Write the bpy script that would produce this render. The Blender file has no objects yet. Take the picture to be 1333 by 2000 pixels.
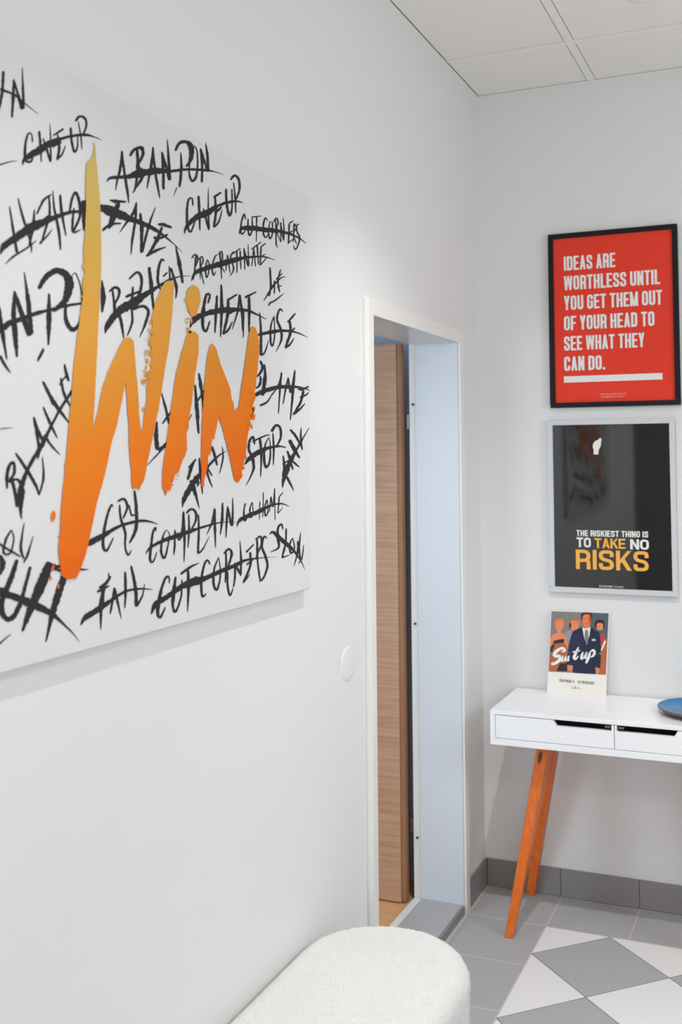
import bpy, bmesh, math, random
from mathutils import Vector, Matrix
random.seed(7)
S = bpy.context.scene
# ---------------------------------------------------------------- camera
CAM = Vector((1.22114, -4.25940, 1.7255))
F_PX, YAW, PIT, ROL = 2097.24, math.radians(23.0709), math.radians(2.5478), math.radians(-0.4376)
PPX, PPY = 677.136, 797.115
FW = Vector((-math.sin(YAW)*math.cos(PIT), math.cos(YAW)*math.cos(PIT), math.sin(PIT)))
R0 = Vector((math.cos(YAW), math.sin(YAW), 0)); U0 = R0.cross(FW)
RT = R0*math.cos(ROL) + U0*math.sin(ROL); UP = -R0*math.sin(ROL) + U0*math.cos(ROL)
cd = bpy.data.cameras.new('camera'); cam = bpy.data.objects.new('camera', cd)
S.collection.objects.link(cam); S.camera = cam
m = Matrix((RT, UP, -FW)).transposed().to_4x4(); m.translation = CAM; cam.matrix_world = m
cd.sensor_fit = 'VERTICAL'; cd.sensor_height = 36.0; cd.sensor_width = 24.0
cd.lens = F_PX/2000*36
cd.shift_x = -(PPX-666.5)/2000; cd.shift_y = (PPY-1000)/2000
cd.clip_start = .05
cd.dof.use_dof = True; cd.dof.focus_distance = 2.9; cd.dof.aperture_fstop = 4.5
# ---------------------------------------------------------------- world, exposure, window light
w = bpy.data.worlds.new('world'); S.world = w; w.use_nodes = True
w.node_tree.nodes['Background'].inputs[0].default_value = (.75, .86, 1, 1)
w.node_tree.nodes['Background'].inputs[1].default_value = 1.0
S.view_settings.view_transform = 'Standard'; S.view_settings.look = 'None'
S.view_settings.gamma = 1; S.view_settings.use_curve_mapping = False
S.view_settings.exposure = 0.12
def area(name, loc, target, sx, sy, power, col):
    l = bpy.data.lights.new(name, 'AREA'); l.shape = 'RECTANGLE'; l.size = sx; l.size_y = sy
    l.energy = power; l.color = col
    o = bpy.data.objects.new(name, l); S.collection.objects.link(o); o.location = loc
    o.rotation_euler = (Vector(target)-Vector(loc)).to_track_quat('-Z', 'Y').to_euler(); return o
area('daylight_window', (2.66, -1.35, 2.05), (0, -1.0, 1.5), 1.0, .9, 24, (.89, .95, 1))
area('daylight_office', (-1.7, -3.45, 1.5), (-1.0, 0, 1.2), 1.8, 1.6, 38, (.70, .85, 1))
area('daylight_rear', (1.75, -8.5, 1.7), (1.4, 0, 1.5), 1.6, 1.7, 64, (.87, .945, 1))

# ---------------------------------------------------------------- materials
def lin(c): return tuple(((x/255)/12.92 if x/255 <= .04045 else (((x/255)+.055)/1.055)**2.4) for x in c)
def mat(name, col, rough=.5, spec=.5, metal=0, bump=None, var=None, coat=0, sheen=0):
    mt = bpy.data.materials.new(name); mt.use_nodes = True
    nt = mt.node_tree; b = nt.nodes['Principled BSDF']; c = lin(col)+(1,)
    b.inputs['Base Color'].default_value = c; b.inputs['Roughness'].default_value = rough
    b.inputs['Specular IOR Level'].default_value = spec; b.inputs['Metallic'].default_value = metal
    b.inputs['Coat Weight'].default_value = coat; b.inputs['Sheen Weight'].default_value = sheen
    tc = nt.nodes.new('ShaderNodeTexCoord')
    if var:
        sc, amt, c2 = var[:3]
        n = nt.nodes.new('ShaderNodeTexNoise'); n.inputs['Scale'].default_value = sc; n.inputs['Detail'].default_value = 4
        mp = nt.nodes.new('ShaderNodeMapping'); mp.inputs['Scale'].default_value = var[3] if len(var) > 3 else (1, 1, 1)
        nt.links.new(tc.outputs['Object'], mp.inputs[0]); nt.links.new(mp.outputs[0], n.inputs[0])
        r = nt.nodes.new('ShaderNodeValToRGB'); r.color_ramp.elements[0].position = .5-amt; r.color_ramp.elements[1].position = .5+amt
        r.color_ramp.elements[0].color = c; r.color_ramp.elements[1].color = lin(c2)+(1,)
        nt.links.new(n.outputs[0], r.inputs[0]); nt.links.new(r.outputs[0], b.inputs['Base Color'])
    if bump:
        n = nt.nodes.new('ShaderNodeTexNoise'); n.inputs['Scale'].default_value = bump[0]; n.inputs['Detail'].default_value = 3
        nt.links.new(tc.outputs['Object'], n.inputs[0])
        bp = nt.nodes.new('ShaderNodeBump'); bp.inputs['Strength'].default_value = bump[1]; bp.inputs['Distance'].default_value = bump[2]
        nt.links.new(n.outputs[0], bp.inputs['Height']); nt.links.new(bp.outputs[0], b.inputs['Normal'])
    return mt
M = {}
M['wall'] = mat('wall_paint', (228, 227, 226), .55, .4, bump=(60, .15, .002))
M['wall_back'] = mat('back_wall_paint', (224, 222, 220), .6, .3, bump=(60, .15, .002))
M['corridor'] = mat('corridor_paint', (50, 54, 62), .7, .2)
M['office'] = mat('office_blue_lit_paint', (205, 216, 232), .6, .3)  # blue of the office daylight put into the wall and ceiling colour
M['ceil'] = mat('ceiling_board', (240, 237, 233), .8, .2, bump=(150, .1, .001))
M['grid'] = mat('ceiling_grid_enamel', (242, 239, 235), .5, .3)
M['void'] = mat('ceiling_void_shade', (34, 32, 30), .9, .1)  # slab coloured dark to paint in the shade of the board gaps
M['tile_g'] = mat('grey_stoneware', (162, 162, 162), .45, .4, var=(420, .12, (190, 190, 190)), bump=(200, .1, .001))
M['tile_w'] = mat('pale_stoneware', (228, 228, 226), .45, .4, var=(420, .12, (243, 243, 242)), bump=(200, .1, .001))
M['tile_d'] = mat('skirting_stoneware', (128, 124, 121), .45, .4, var=(350, .12, (146, 142, 139)), bump=(200, .1, .001))
M['grout'] = mat('grout', (205, 201, 196), .85, .2)
M['grout_dark'] = mat('dark_grout', (112, 109, 107), .85, .2)
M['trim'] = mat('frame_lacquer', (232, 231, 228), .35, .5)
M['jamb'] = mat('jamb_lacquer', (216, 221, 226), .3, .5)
M['wood'] = mat('door_veneer', (210, 170, 138), .45, .4, var=(12, .22, (184, 142, 110), (.3, .3, 9)))
M['wood_edge'] = mat('door_edge_veneer', (170, 122, 88), .45, .4, var=(14, .35, (150, 104, 72), (1, 1, .6)))
M['oak'] = mat('office_parquet', (232, 180, 130), .4, .4, var=(6, .35, (206, 156, 110), (1, 8, 1)))
M['leg'] = mat('oiled_wood', (240, 122, 34), .4, .5, var=(30, .3, (206, 92, 18), (3, 3, .35)))
M['leg_dark'] = mat('wood_knot', (112, 52, 20), .5, .4)
M['white'] = mat('white_lacquer', (250, 250, 252), .22, .5)
M['black'] = mat('black_frame', (12, 12, 14), .45, .25)
M['silver'] = mat('pale_frame', (205, 206, 208), .3, .5)
M['drawer_shade'] = mat('drawer_inside_shade', (26, 30, 26), .8, .2)  # shade behind the drawer slots painted in as near-black
M['red'] = mat('red_paper', (230, 64, 46), .5, .15)
M['poster_black'] = mat('black_paper', (18, 18, 19), .04, .9)
M['poster_reflection'] = mat('reflection_print', (10, 10, 13), .04, .9)
M['ink_white'] = mat('white_ink', (232, 231, 226), .4, .3)
M['ink_pink'] = mat('pale_ink', (240, 150, 130), .4, .3)
M['ink_grey'] = mat('grey_ink', (185, 185, 185), .4, .3)
M['ink_yellow'] = mat('amber_ink', (242, 176, 74), .4, .3)
M['canvas'] = mat('canvas_cloth', (221, 220, 220), .8, .2, bump=(900, .2, .0006))
M['ink'] = mat('black_brush_ink', (46, 44, 50), .7, .2)
M['metal'] = mat('hinge_metal', (120, 120, 122), .3, .5, metal=1)
M['rubber'] = mat('black_rubber', (20, 20, 22), .6, .3)
M['plate'] = mat('blue_glaze', (14, 92, 142), .25, .4, var=(9, .2, (30, 132, 190)))
M['plate_rim'] = mat('brown_rim_glaze', (112, 84, 74), .35, .4)
M['cloth'] = mat('boucle_wool', (243, 242, 240), .95, .1, bump=(260, 1.0, .008), sheen=.3)
M['plinth'] = mat('bench_foot', (60, 52, 46), .6, .3)
M['plastic'] = mat('white_plastic', (236, 237, 239), .35, .5)
M['cream'] = mat('plaque_edge', (232, 226, 216), .6, .3)
# orange brush print: warm gradient printed over the lettering
def orange():
    mt = bpy.data.materials.new('orange_brush_print'); mt.use_nodes = True; nt = mt.node_tree; b = nt.nodes['Principled BSDF']
    b.inputs['Roughness'].default_value = .7; b.inputs['Specular IOR Level'].default_value = .2
    tc = nt.nodes.new('ShaderNodeTexCoord'); sp = nt.nodes.new('ShaderNodeSeparateXYZ'); nt.links.new(tc.outputs['Object'], sp.inputs[0])
    a = nt.nodes.new('ShaderNodeMath'); a.operation = 'MULTIPLY'; a.inputs[1].default_value = -.28; nt.links.new(sp.outputs['Y'], a.inputs[0])
    s = nt.nodes.new('ShaderNodeMath'); s.operation = 'ADD'; nt.links.new(sp.outputs['Z'], s.inputs[0]); nt.links.new(a.outputs[0], s.inputs[1])
    mr = nt.nodes.new('ShaderNodeMapRange'); mr.inputs['From Min'].default_value = .0; mr.inputs['From Max'].default_value = 1.0
    nt.links.new(s.outputs[0], mr.inputs['Value'])
    nz = nt.nodes.new('ShaderNodeTexNoise'); mp = nt.nodes.new('ShaderNodeMapping'); mp.inputs['Scale'].default_value = (1, 1, 14)
    nt.links.new(tc.outputs['Object'], mp.inputs[0]); nt.links.new(mp.outputs[0], nz.inputs[0]); nz.inputs['Scale'].default_value = 1.3
    a2 = nt.nodes.new('ShaderNodeMath'); a2.operation = 'MULTIPLY_ADD'; a2.inputs[1].default_value = .14; nt.links.new(nz.outputs[0], a2.inputs[0])
    nt.links.new(mr.outputs[0], a2.inputs[2])
    r = nt.nodes.new('ShaderNodeValToRGB'); cr = r.color_ramp
    stops = [(.12, (214, 80, 16)), (.30, (229, 102, 12)), (.46, (230, 124, 26)), (.58, (220, 140, 44)), (.70, (220, 156, 62)), (.88, (206, 168, 80)), (1, (206, 178, 98))]
    cr.elements[0].position = stops[0][0]; cr.elements[0].color = lin(stops[0][1])+(1,)
    cr.elements[1].position = stops[-1][0]; cr.elements[1].color = lin(stops[-1][1])+(1,)
    for p, c in stops[1:-1]:
        e = cr.elements.new(p); e.color = lin(c)+(1,)
    nt.links.new(a2.outputs[0], r.inputs[0]); nt.links.new(r.outputs[0], b.inputs['Base Color']); return mt
M['orange'] = orange()

# ---------------------------------------------------------------- helpers (all shapes in room metres)
class MB:
    def __init__(s): s.v = []; s.f = []
    def poly(s, pts):
        n = len(s.v); s.v += [tuple(p) for p in pts]; s.f.append(tuple(range(n, n+len(pts)))); return s
    def box(s, a, b):
        x0, y0, z0 = [min(a[i], b[i]) for i in range(3)]; x1, y1, z1 = [max(a[i], b[i]) for i in range(3)]
        return s.hexa([(x0,y0,z0),(x1,y0,z0),(x1,y1,z0),(x0,y1,z0)], [(x0,y0,z1),(x1,y0,z1),(x1,y1,z1),(x0,y1,z1)])
    def hexa(s, lo, hi):
        n = len(s.v); k = len(lo); s.v += [tuple(p) for p in lo]+[tuple(p) for p in hi]
        s.f.append(tuple(range(n+k-1, n-1, -1))); s.f.append(tuple(range(n+k, n+2*k)))
        for i in range(k):
            j = (i+1) % k; s.f.append((n+i, n+j, n+k+j, n+k+i))
        return s
    def prism(s, pts, d):   # polygon extruded along vector d
        d = Vector(d); return s.hexa([Vector(p) for p in pts], [Vector(p)+d for p in pts])
    def build(s, name, mt, parent=None, bevel=0, seg=2, smooth=False):
        off = Vector((0, 0, 0)); p = parent
        while p is not None: off += p.location; p = p.parent
        me = bpy.data.meshes.new(name); me.from_pydata([tuple(Vector(q)-off) for q in s.v], [], s.f); me.update()
        bm = bmesh.new(); bm.from_mesh(me)
        if bevel:
            bmesh.ops.remove_doubles(bm, verts=bm.verts, dist=1e-6)
            es = [e for e in bm.edges if len(e.link_faces) == 2 and e.calc_face_angle(0) > .4]
            bmesh.ops.bevel(bm, geom=es, offset=bevel, segments=seg, affect='EDGES', profile=.5, clamp_overlap=True)
        bmesh.ops.recalc_face_normals(bm, faces=bm.faces); bm.to_mesh(me); bm.free()
        if smooth:
            for f in me.polygons: f.use_smooth = True
        me.materials.append(mt)
        o = bpy.data.objects.new(name, me); S.collection.objects.link(o)
        if parent: o.parent = parent
        return o
def empty(name, loc, label, cat, group=None):
    o = bpy.data.objects.new(name, None); S.collection.objects.link(o); o.location = loc
    o.empty_display_size = .05; o['label'] = label; o['category'] = cat
    if group: o['group'] = group
    return o
def tag(o, label, cat, group=None):
    o['label'] = label; o['category'] = cat
    if group: o['group'] = group
    return o
def struct(o): o['kind'] = 'structure'; return o
def ray_to(axis, val, x, y):       # traced artwork: photo coordinates turned into points of the real plane
    d = FW + RT*((x-PPX)/F_PX) - UP*((y-PPY)/F_PX); t = (val-CAM[axis])/d[axis]; return CAM + d*t
def catmull(P, step):
    out = []
    for i in range(len(P)-1):
        a = P[max(i-1, 0)]; b = P[i]; c = P[i+1]; d = P[min(i+2, len(P)-1)]
        L = math.hypot(c[0]-b[0], c[1]-b[1]); n = max(1, int(L/step))
        for k in range(n):
            t = k/n
            q = [.5*((2*b[j])+(-a[j]+c[j])*t+(2*a[j]-5*b[j]+4*c[j]-d[j])*t*t+(-a[j]+3*b[j]-3*c[j]+d[j])*t**3) for j in range(2)]
            q.append(b[2]+(c[2]-b[2])*t); out.append(q)
    out.append(list(P[-1])); return out
def brush(mb, P, step, to3, rough=.1, wk=1.0):
    """one brush stroke, P = (x, y, width) in a 2D frame, to3 maps frame to room"""
    Q = catmull(P, step); n = len(Q); L = []; R = []
    for i, q in enumerate(Q):
        a = Q[max(i-1, 0)]; b = Q[min(i+1, n-1)]; dx, dy = b[0]-a[0], b[1]-a[1]; l = math.hypot(dx, dy) or 1
        h = q[2]*wk/2; end = min(i, n-1-i)
        if q[2]*wk > 20 and wk > 1.25: h *= 1.22
        if end == 0: h *= .45 if n > 9 else .75
        elif end == 1 and n > 9: h *= .85
        r1 = 1+random.uniform(-rough, rough); r2 = 1+random.uniform(-rough, rough)
        L.append(to3(q[0]-dy/l*h*r1, q[1]+dx/l*h*r1)); R.append(to3(q[0]+dy/l*h*r2, q[1]-dx/l*h*r2))
    k = len(mb.v); mb.v += [tuple(p) for p in L]+[tuple(p) for p in R]
    for i in range(n-1): mb.f.append((k+i, k+i+1, k+n+i+1, k+n+i))
# ---------------------------------------------------------------- the setting
CZ = 3.206; XR = 2.7; YR = -8.7; YL = -4.32; D0, D1 = -1.205, -.30; DZ = 2.157; T = .2
mb = MB()
mb.box((-T, YL, -.1), (0, D0-.05, CZ+.1)); mb.box((-T, D0-.05, DZ+.05), (0, D1+.05, CZ+.1)); mb.box((-T, D1+.05, -.1), (0, .2, CZ+.1))
wall_left = struct(mb.build('wall_left', M['wall']))
struct(MB().box((0, 0, -.1), (XR+.2, .2, CZ+.1)).build('wall_back', M['wall_back']))
struct(MB().box((XR, YR, -.1), (XR+.2, 0, CZ+.1)).build('wall_right', M['wall']))
struct(MB().box((-2.4, YR-.2, -.1), (XR+.2, YR, CZ+.1)).build('wall_rear', M['wall']))
mb = MB(); mb.box((-2.4, YR, -.1), (-2.2, YL, CZ+.1)); mb.box((-2.2, YL-.02, -.1), (-T, YL+.1, CZ+.1))
struct(mb.build('wall_corridor', M['corridor']))
# office beyond the door
mb = MB(); mb.box((-3.6, -.10, -.1), (-T, .0, 2.9)); mb.box((-3.7, -3.6, -.1), (-3.6, 0, 2.9)); mb.box((-3.6, -3.7, -.1), (-T, -3.6, 2.9))
struct(mb.build('wall_office', M['office']))
struct(MB().box((-3.6, -3.6, 2.8), (-T, -.1, 2.9)).build('ceiling_office', M['office']))
struct(MB().box((-3.6, -3.6, -.1), (-T, -.1, .012)).build('floor_office', M['oak']))

# floor: grout bed, border tiles and field of diamonds, every tile its own piece
floor = struct(MB().box((-2.2, YR, -.1), (XR, 0, -.0006)).build('floor', M['grout']))
def tile_poly(pts, z0, z1, name, mt, parent, cut=.0012):
    c = Vector((sum(p[0] for p in pts)/len(pts), sum(p[1] for p in pts)/len(pts)))
    mb = MB(); mb.hexa([(p[0], p[1], z0) for p in pts], [(p[0], p[1], z1) for p in pts])
    return mb.build(name, mt, parent, bevel=.0008, seg=1)
def shrink(pts, g):
    pts = [p for i, p in enumerate(pts) if math.hypot(p[0]-pts[i-1][0], p[1]-pts[i-1][1]) > 1e-4]
    n = len(pts); out = []
    c = Vector((sum(p[0] for p in pts)/n, sum(p[1] for p in pts)/n))
    lines = []
    for i in range(n):
        a = Vector(pts[i]); b = Vector(pts[(i+1) % n]); d = (b-a).normalized(); nn = Vector((-d.y, d.x))
        if nn.dot(c-a) < 0: nn = -nn
        lines.append((a+nn*g, d))
    for i in range(n):
        p, d = lines[i-1]; q, e = lines[i]; den = d.x*e.y-d.y*e.x
        t = ((q.x-p.x)*e.y-(q.y-p.y)*e.x)/den; out.append((p.x+d.x*t, p.y+d.y*t))
    return out
def clip(pts, ax, v, keep_gt):
    out = []
    for i in range(len(pts)):
        a = pts[i]; b = pts[(i+1) % len(pts)]; ia = (a[ax] > v+1e-6) if keep_gt else (a[ax] < v-1e-6); ib = (b[ax] > v+1e-6) if keep_gt else (b[ax] < v-1e-6)
        if ia: out.append(a)
        if ia != ib:
            t = (v-a[ax])/(b[ax]-a[ax]); out.append((a[0]+(b[0]-a[0])*t, a[1]+(b[1]-a[1])*t))
    return out
FX, FY, q = .3085, -.290, .2305
G0 = .0135
rows = [(-G0, FY)] + [(FY-.3255*i, FY-.3255*(i+1)) for i in range(11)]
for a, b in rows:
    tile_poly(shrink([(G0, a), (FX, a), (FX, b), (G0, b)], .002), -.006, 0, 'floor_tile', M['tile_g'], floor)
x = FX
while x < 2.3:
    x1 = .605 if x == FX else x+.2995
    tile_poly(shrink([(x, -G0), (x1, -G0), (x1, FY), (x, FY)], .002), -.006, 0, 'floor_tile', M['tile_g'], floor); x = x1
XE = x; YE = FY-2*q*8
struct(MB().box((FX+.001, YE, -.0012), (XE, FY-.001, -.0004)).build('grout_joint', M['grout_dark'], floor))
for i in range(0, 5):
    for j in range(0, 9):
        for kind in (0, 1):
            cx = FX+q*(2*i+kind); cy = FY-q*(2*j+kind)
            if cy < YE or cx > XE: continue
            pts = [(cx-q, cy), (cx, cy-q), (cx+q, cy), (cx, cy+q)]
            pts = clip(clip(pts, 0, FX, True), 1, FY, False)
            if pts: pts = clip(clip(pts, 0, XE, False), 1, YE, True)
            if len(pts) < 3: continue
            tile_poly(shrink(pts, .0012), -.006, 0, 'floor_tile', M['tile_g'] if kind else M['tile_w'], floor)
for o in list(bpy.data.objects):
    if o.name.startswith('grout_joint'): del o['kind']
# tile skirting
HB = .108
sk = struct(MB().box((0, -.0015, 0), (2.7, 0, HB-.003)).build('baseboard_back', M['grout_dark']))
xs = [.009, .3045, .6040, .9035, 1.203, 1.5025, 1.802, 2.1015, 2.401, 2.69]
for a, b in zip(xs, xs[1:]):
    MB().box((a+.001, -.0085, .002), (b-.001, -.001, HB)).build('skirting_tile', M['tile_d'], sk, bevel=.0008, seg=1)
sl = struct(MB().box((0, D1+.052, 0), (.0015, 0, HB-.003)).build('baseboard_left', M['grout_dark']))
MB().box((.001, D1+.053, .002), (.0085, -.009, HB)).build('skirting_tile', M['tile_d'], sl, bevel=.0008, seg=1)
y = D0-.055
while y > -4.2:
    MB().box((.001, y-.298, .002), (.0085, y, HB)).build('skirting_tile', M['tile_d'], sl, bevel=.0008, seg=1); y -= .2995

# suspended ceiling: slab, grid bars, boards
ceil = struct(MB().box((-2.4, YR, CZ+.06), (XR+.2, .2, CZ+.12)).build('ceiling', M['void']))
gx = [.4807+.6155*i for i in range(4)]; gy = [-.4405-.6155*i for i in range(14)]
hw = .0155
e0 = .0185
def bar(a, b): MB().box((a[0], a[1], CZ-.001), (b[0], b[1], CZ+.0015)).build('grid_bar', M['grid'], ceil)
for x in gx: bar((x-hw, YR, 0), (x+hw, -e0, 0))
xc = [e0]+[v for x in gx for v in (x-hw, x+hw)]+[XR-.02]
for y in gy:
    for a, b in zip(xc[::2], xc[1::2]): bar((a, y-hw, 0), (b, y+hw, 0))
bar((0, -e0+.004, 0), (XR, 0, 0)); bar((0, YR, 0), (e0-.004, -e0+.004, 0)); bar((XR-.02, YR, 0), (XR, -e0, 0))
yc = [-e0]+[v for y in gy for v in (y+hw, y-hw)]
random.seed(3)
for i in range(4):
    for j in range(14):
        a, b = xc[2*i], xc[2*i+1]; t, u = yc[2*j], yc[2*j+1] if 2*j+1 < len(yc) else YR
        gl, gr, gt, gb = .0005, .003, .0005, .0005
        if i == 0: gl = .0008
        else: gl = .0024
        gt = .004; gb = .0012
        # one board edge hangs a hair off the bar, so the dark gap shows on that side
        MB().hexa([(a+gl, u+gb, CZ), (b-gr, u+gb+.0004, CZ), (b-gr, t-gt, CZ), (a+gl, t-gt+.001, CZ)],
                  [(a+gl, u+gb, CZ+.014), (b-gr, u+gb+.0004, CZ+.014), (b-gr, t-gt, CZ+.014), (a+gl, t-gt+.001, CZ+.014)]).build('ceiling_board', M['ceil'], ceil)
MB().box((-2.4, YR, CZ), (0, YL, CZ+.02)).build('ceiling_board', M['ceil'], ceil)

# door frame (structure) and door leaf
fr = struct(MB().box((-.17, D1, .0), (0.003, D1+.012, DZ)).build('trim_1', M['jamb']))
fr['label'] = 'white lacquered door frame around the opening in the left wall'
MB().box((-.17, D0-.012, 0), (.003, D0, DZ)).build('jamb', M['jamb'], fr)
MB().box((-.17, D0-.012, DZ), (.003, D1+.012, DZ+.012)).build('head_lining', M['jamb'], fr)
for (y0, y1) in ((D1+.006, D1+.014), (D0-.014, D0-.006)):
    MB().box((-.2, y0, 0), (-.17, y1, DZ+.006)).build('rebate_strip', M['trim'], fr, bevel=.001)
MB().box((-.2, D0-.01, DZ+.006), (-.17, D1+.01, DZ+.014)).build('rebate_strip', M['trim'], fr, bevel=.001)
def casing(a, b): MB().box(a, b).build('casing', M['trim'], fr, bevel=.002)
casing((0, D0-.056, 0), (.012, D0+.0, DZ+.05)); casing((0, D0, DZ), (.012, D1, DZ+.05)); casing((0, D1, 0), (.012, D1+.05, DZ+.05))
casing((.008, D0-.046, 0), (.016, D0-.004, DZ+.046))
for z in (1.924, 1.074, .259):
    b = MB(); c = [(-.183+.0045*math.cos(k*math.pi/6), D1, z+.0045*math.sin(k*math.pi/6)) for k in range(12)]
    b.prism(c, (0, -.003, 0)).build('rubber_buffer', M['rubber'], fr)
sill = struct(MB().box((-.165, D0, 0), (-.004, D1, .026)).build('trim_2', M['grout']))
sill['label'] = 'raised tiled threshold of the doorway'
for a, b in ((D1, -.62), (-.62, -.92), (-.92, D0)):
    MB().box((-.168, a-.001, .026), (-.0045, b+.001, .033)).build('threshold_tile', M['tile_g'], sill, bevel=.0008, seg=1)
    MB().box((-.004, a-.001, .002), (.004, b+.001, .031)).build('riser_tile', M['tile_d'], sill, bevel=.0008, seg=1)
MB().box((-.2, D0, 0), (-.169, D1, .030)).build('sill_strip', M['trim'], sill, bevel=.001)

door = empty('door_1', (-.215, -.29, .02), 'open wooden door leaf with horizontal grain in the left doorway', 'door'); struct(door)
del door['category']
MB().box((-1.07, -.333, .018), (-.240, -.293, 2.163)).build('door_leaf', M['wood'], door, bevel=.001)
MB().box((-.240, -.327, .020), (-.221, -.293, 2.160)).build('leaf_rebate', M['wood_edge'], door, bevel=.001)
for z in (1.86, .305):
    hb = MB(); c = [(-.207+.006*math.cos(k*math.pi/6), -.286+.006*math.sin(k*math.pi/6), z-.03) for k in range(12)]
    hb.prism(c, (0, 0, .055)); hb.box((-.215, -.292, z-.03), (-.203, -.288, z+.025)); hb.build('hinge', M['metal'], door)
hb = MB(); hb.box((-1.03, -.38, 1.04), (-1.01, -.333, 1.06)); hb.box((-1.03, -.39, 1.04), (-.90, -.375, 1.06)); hb.build('door_handle', M['metal'], door, bevel=.003)
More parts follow.
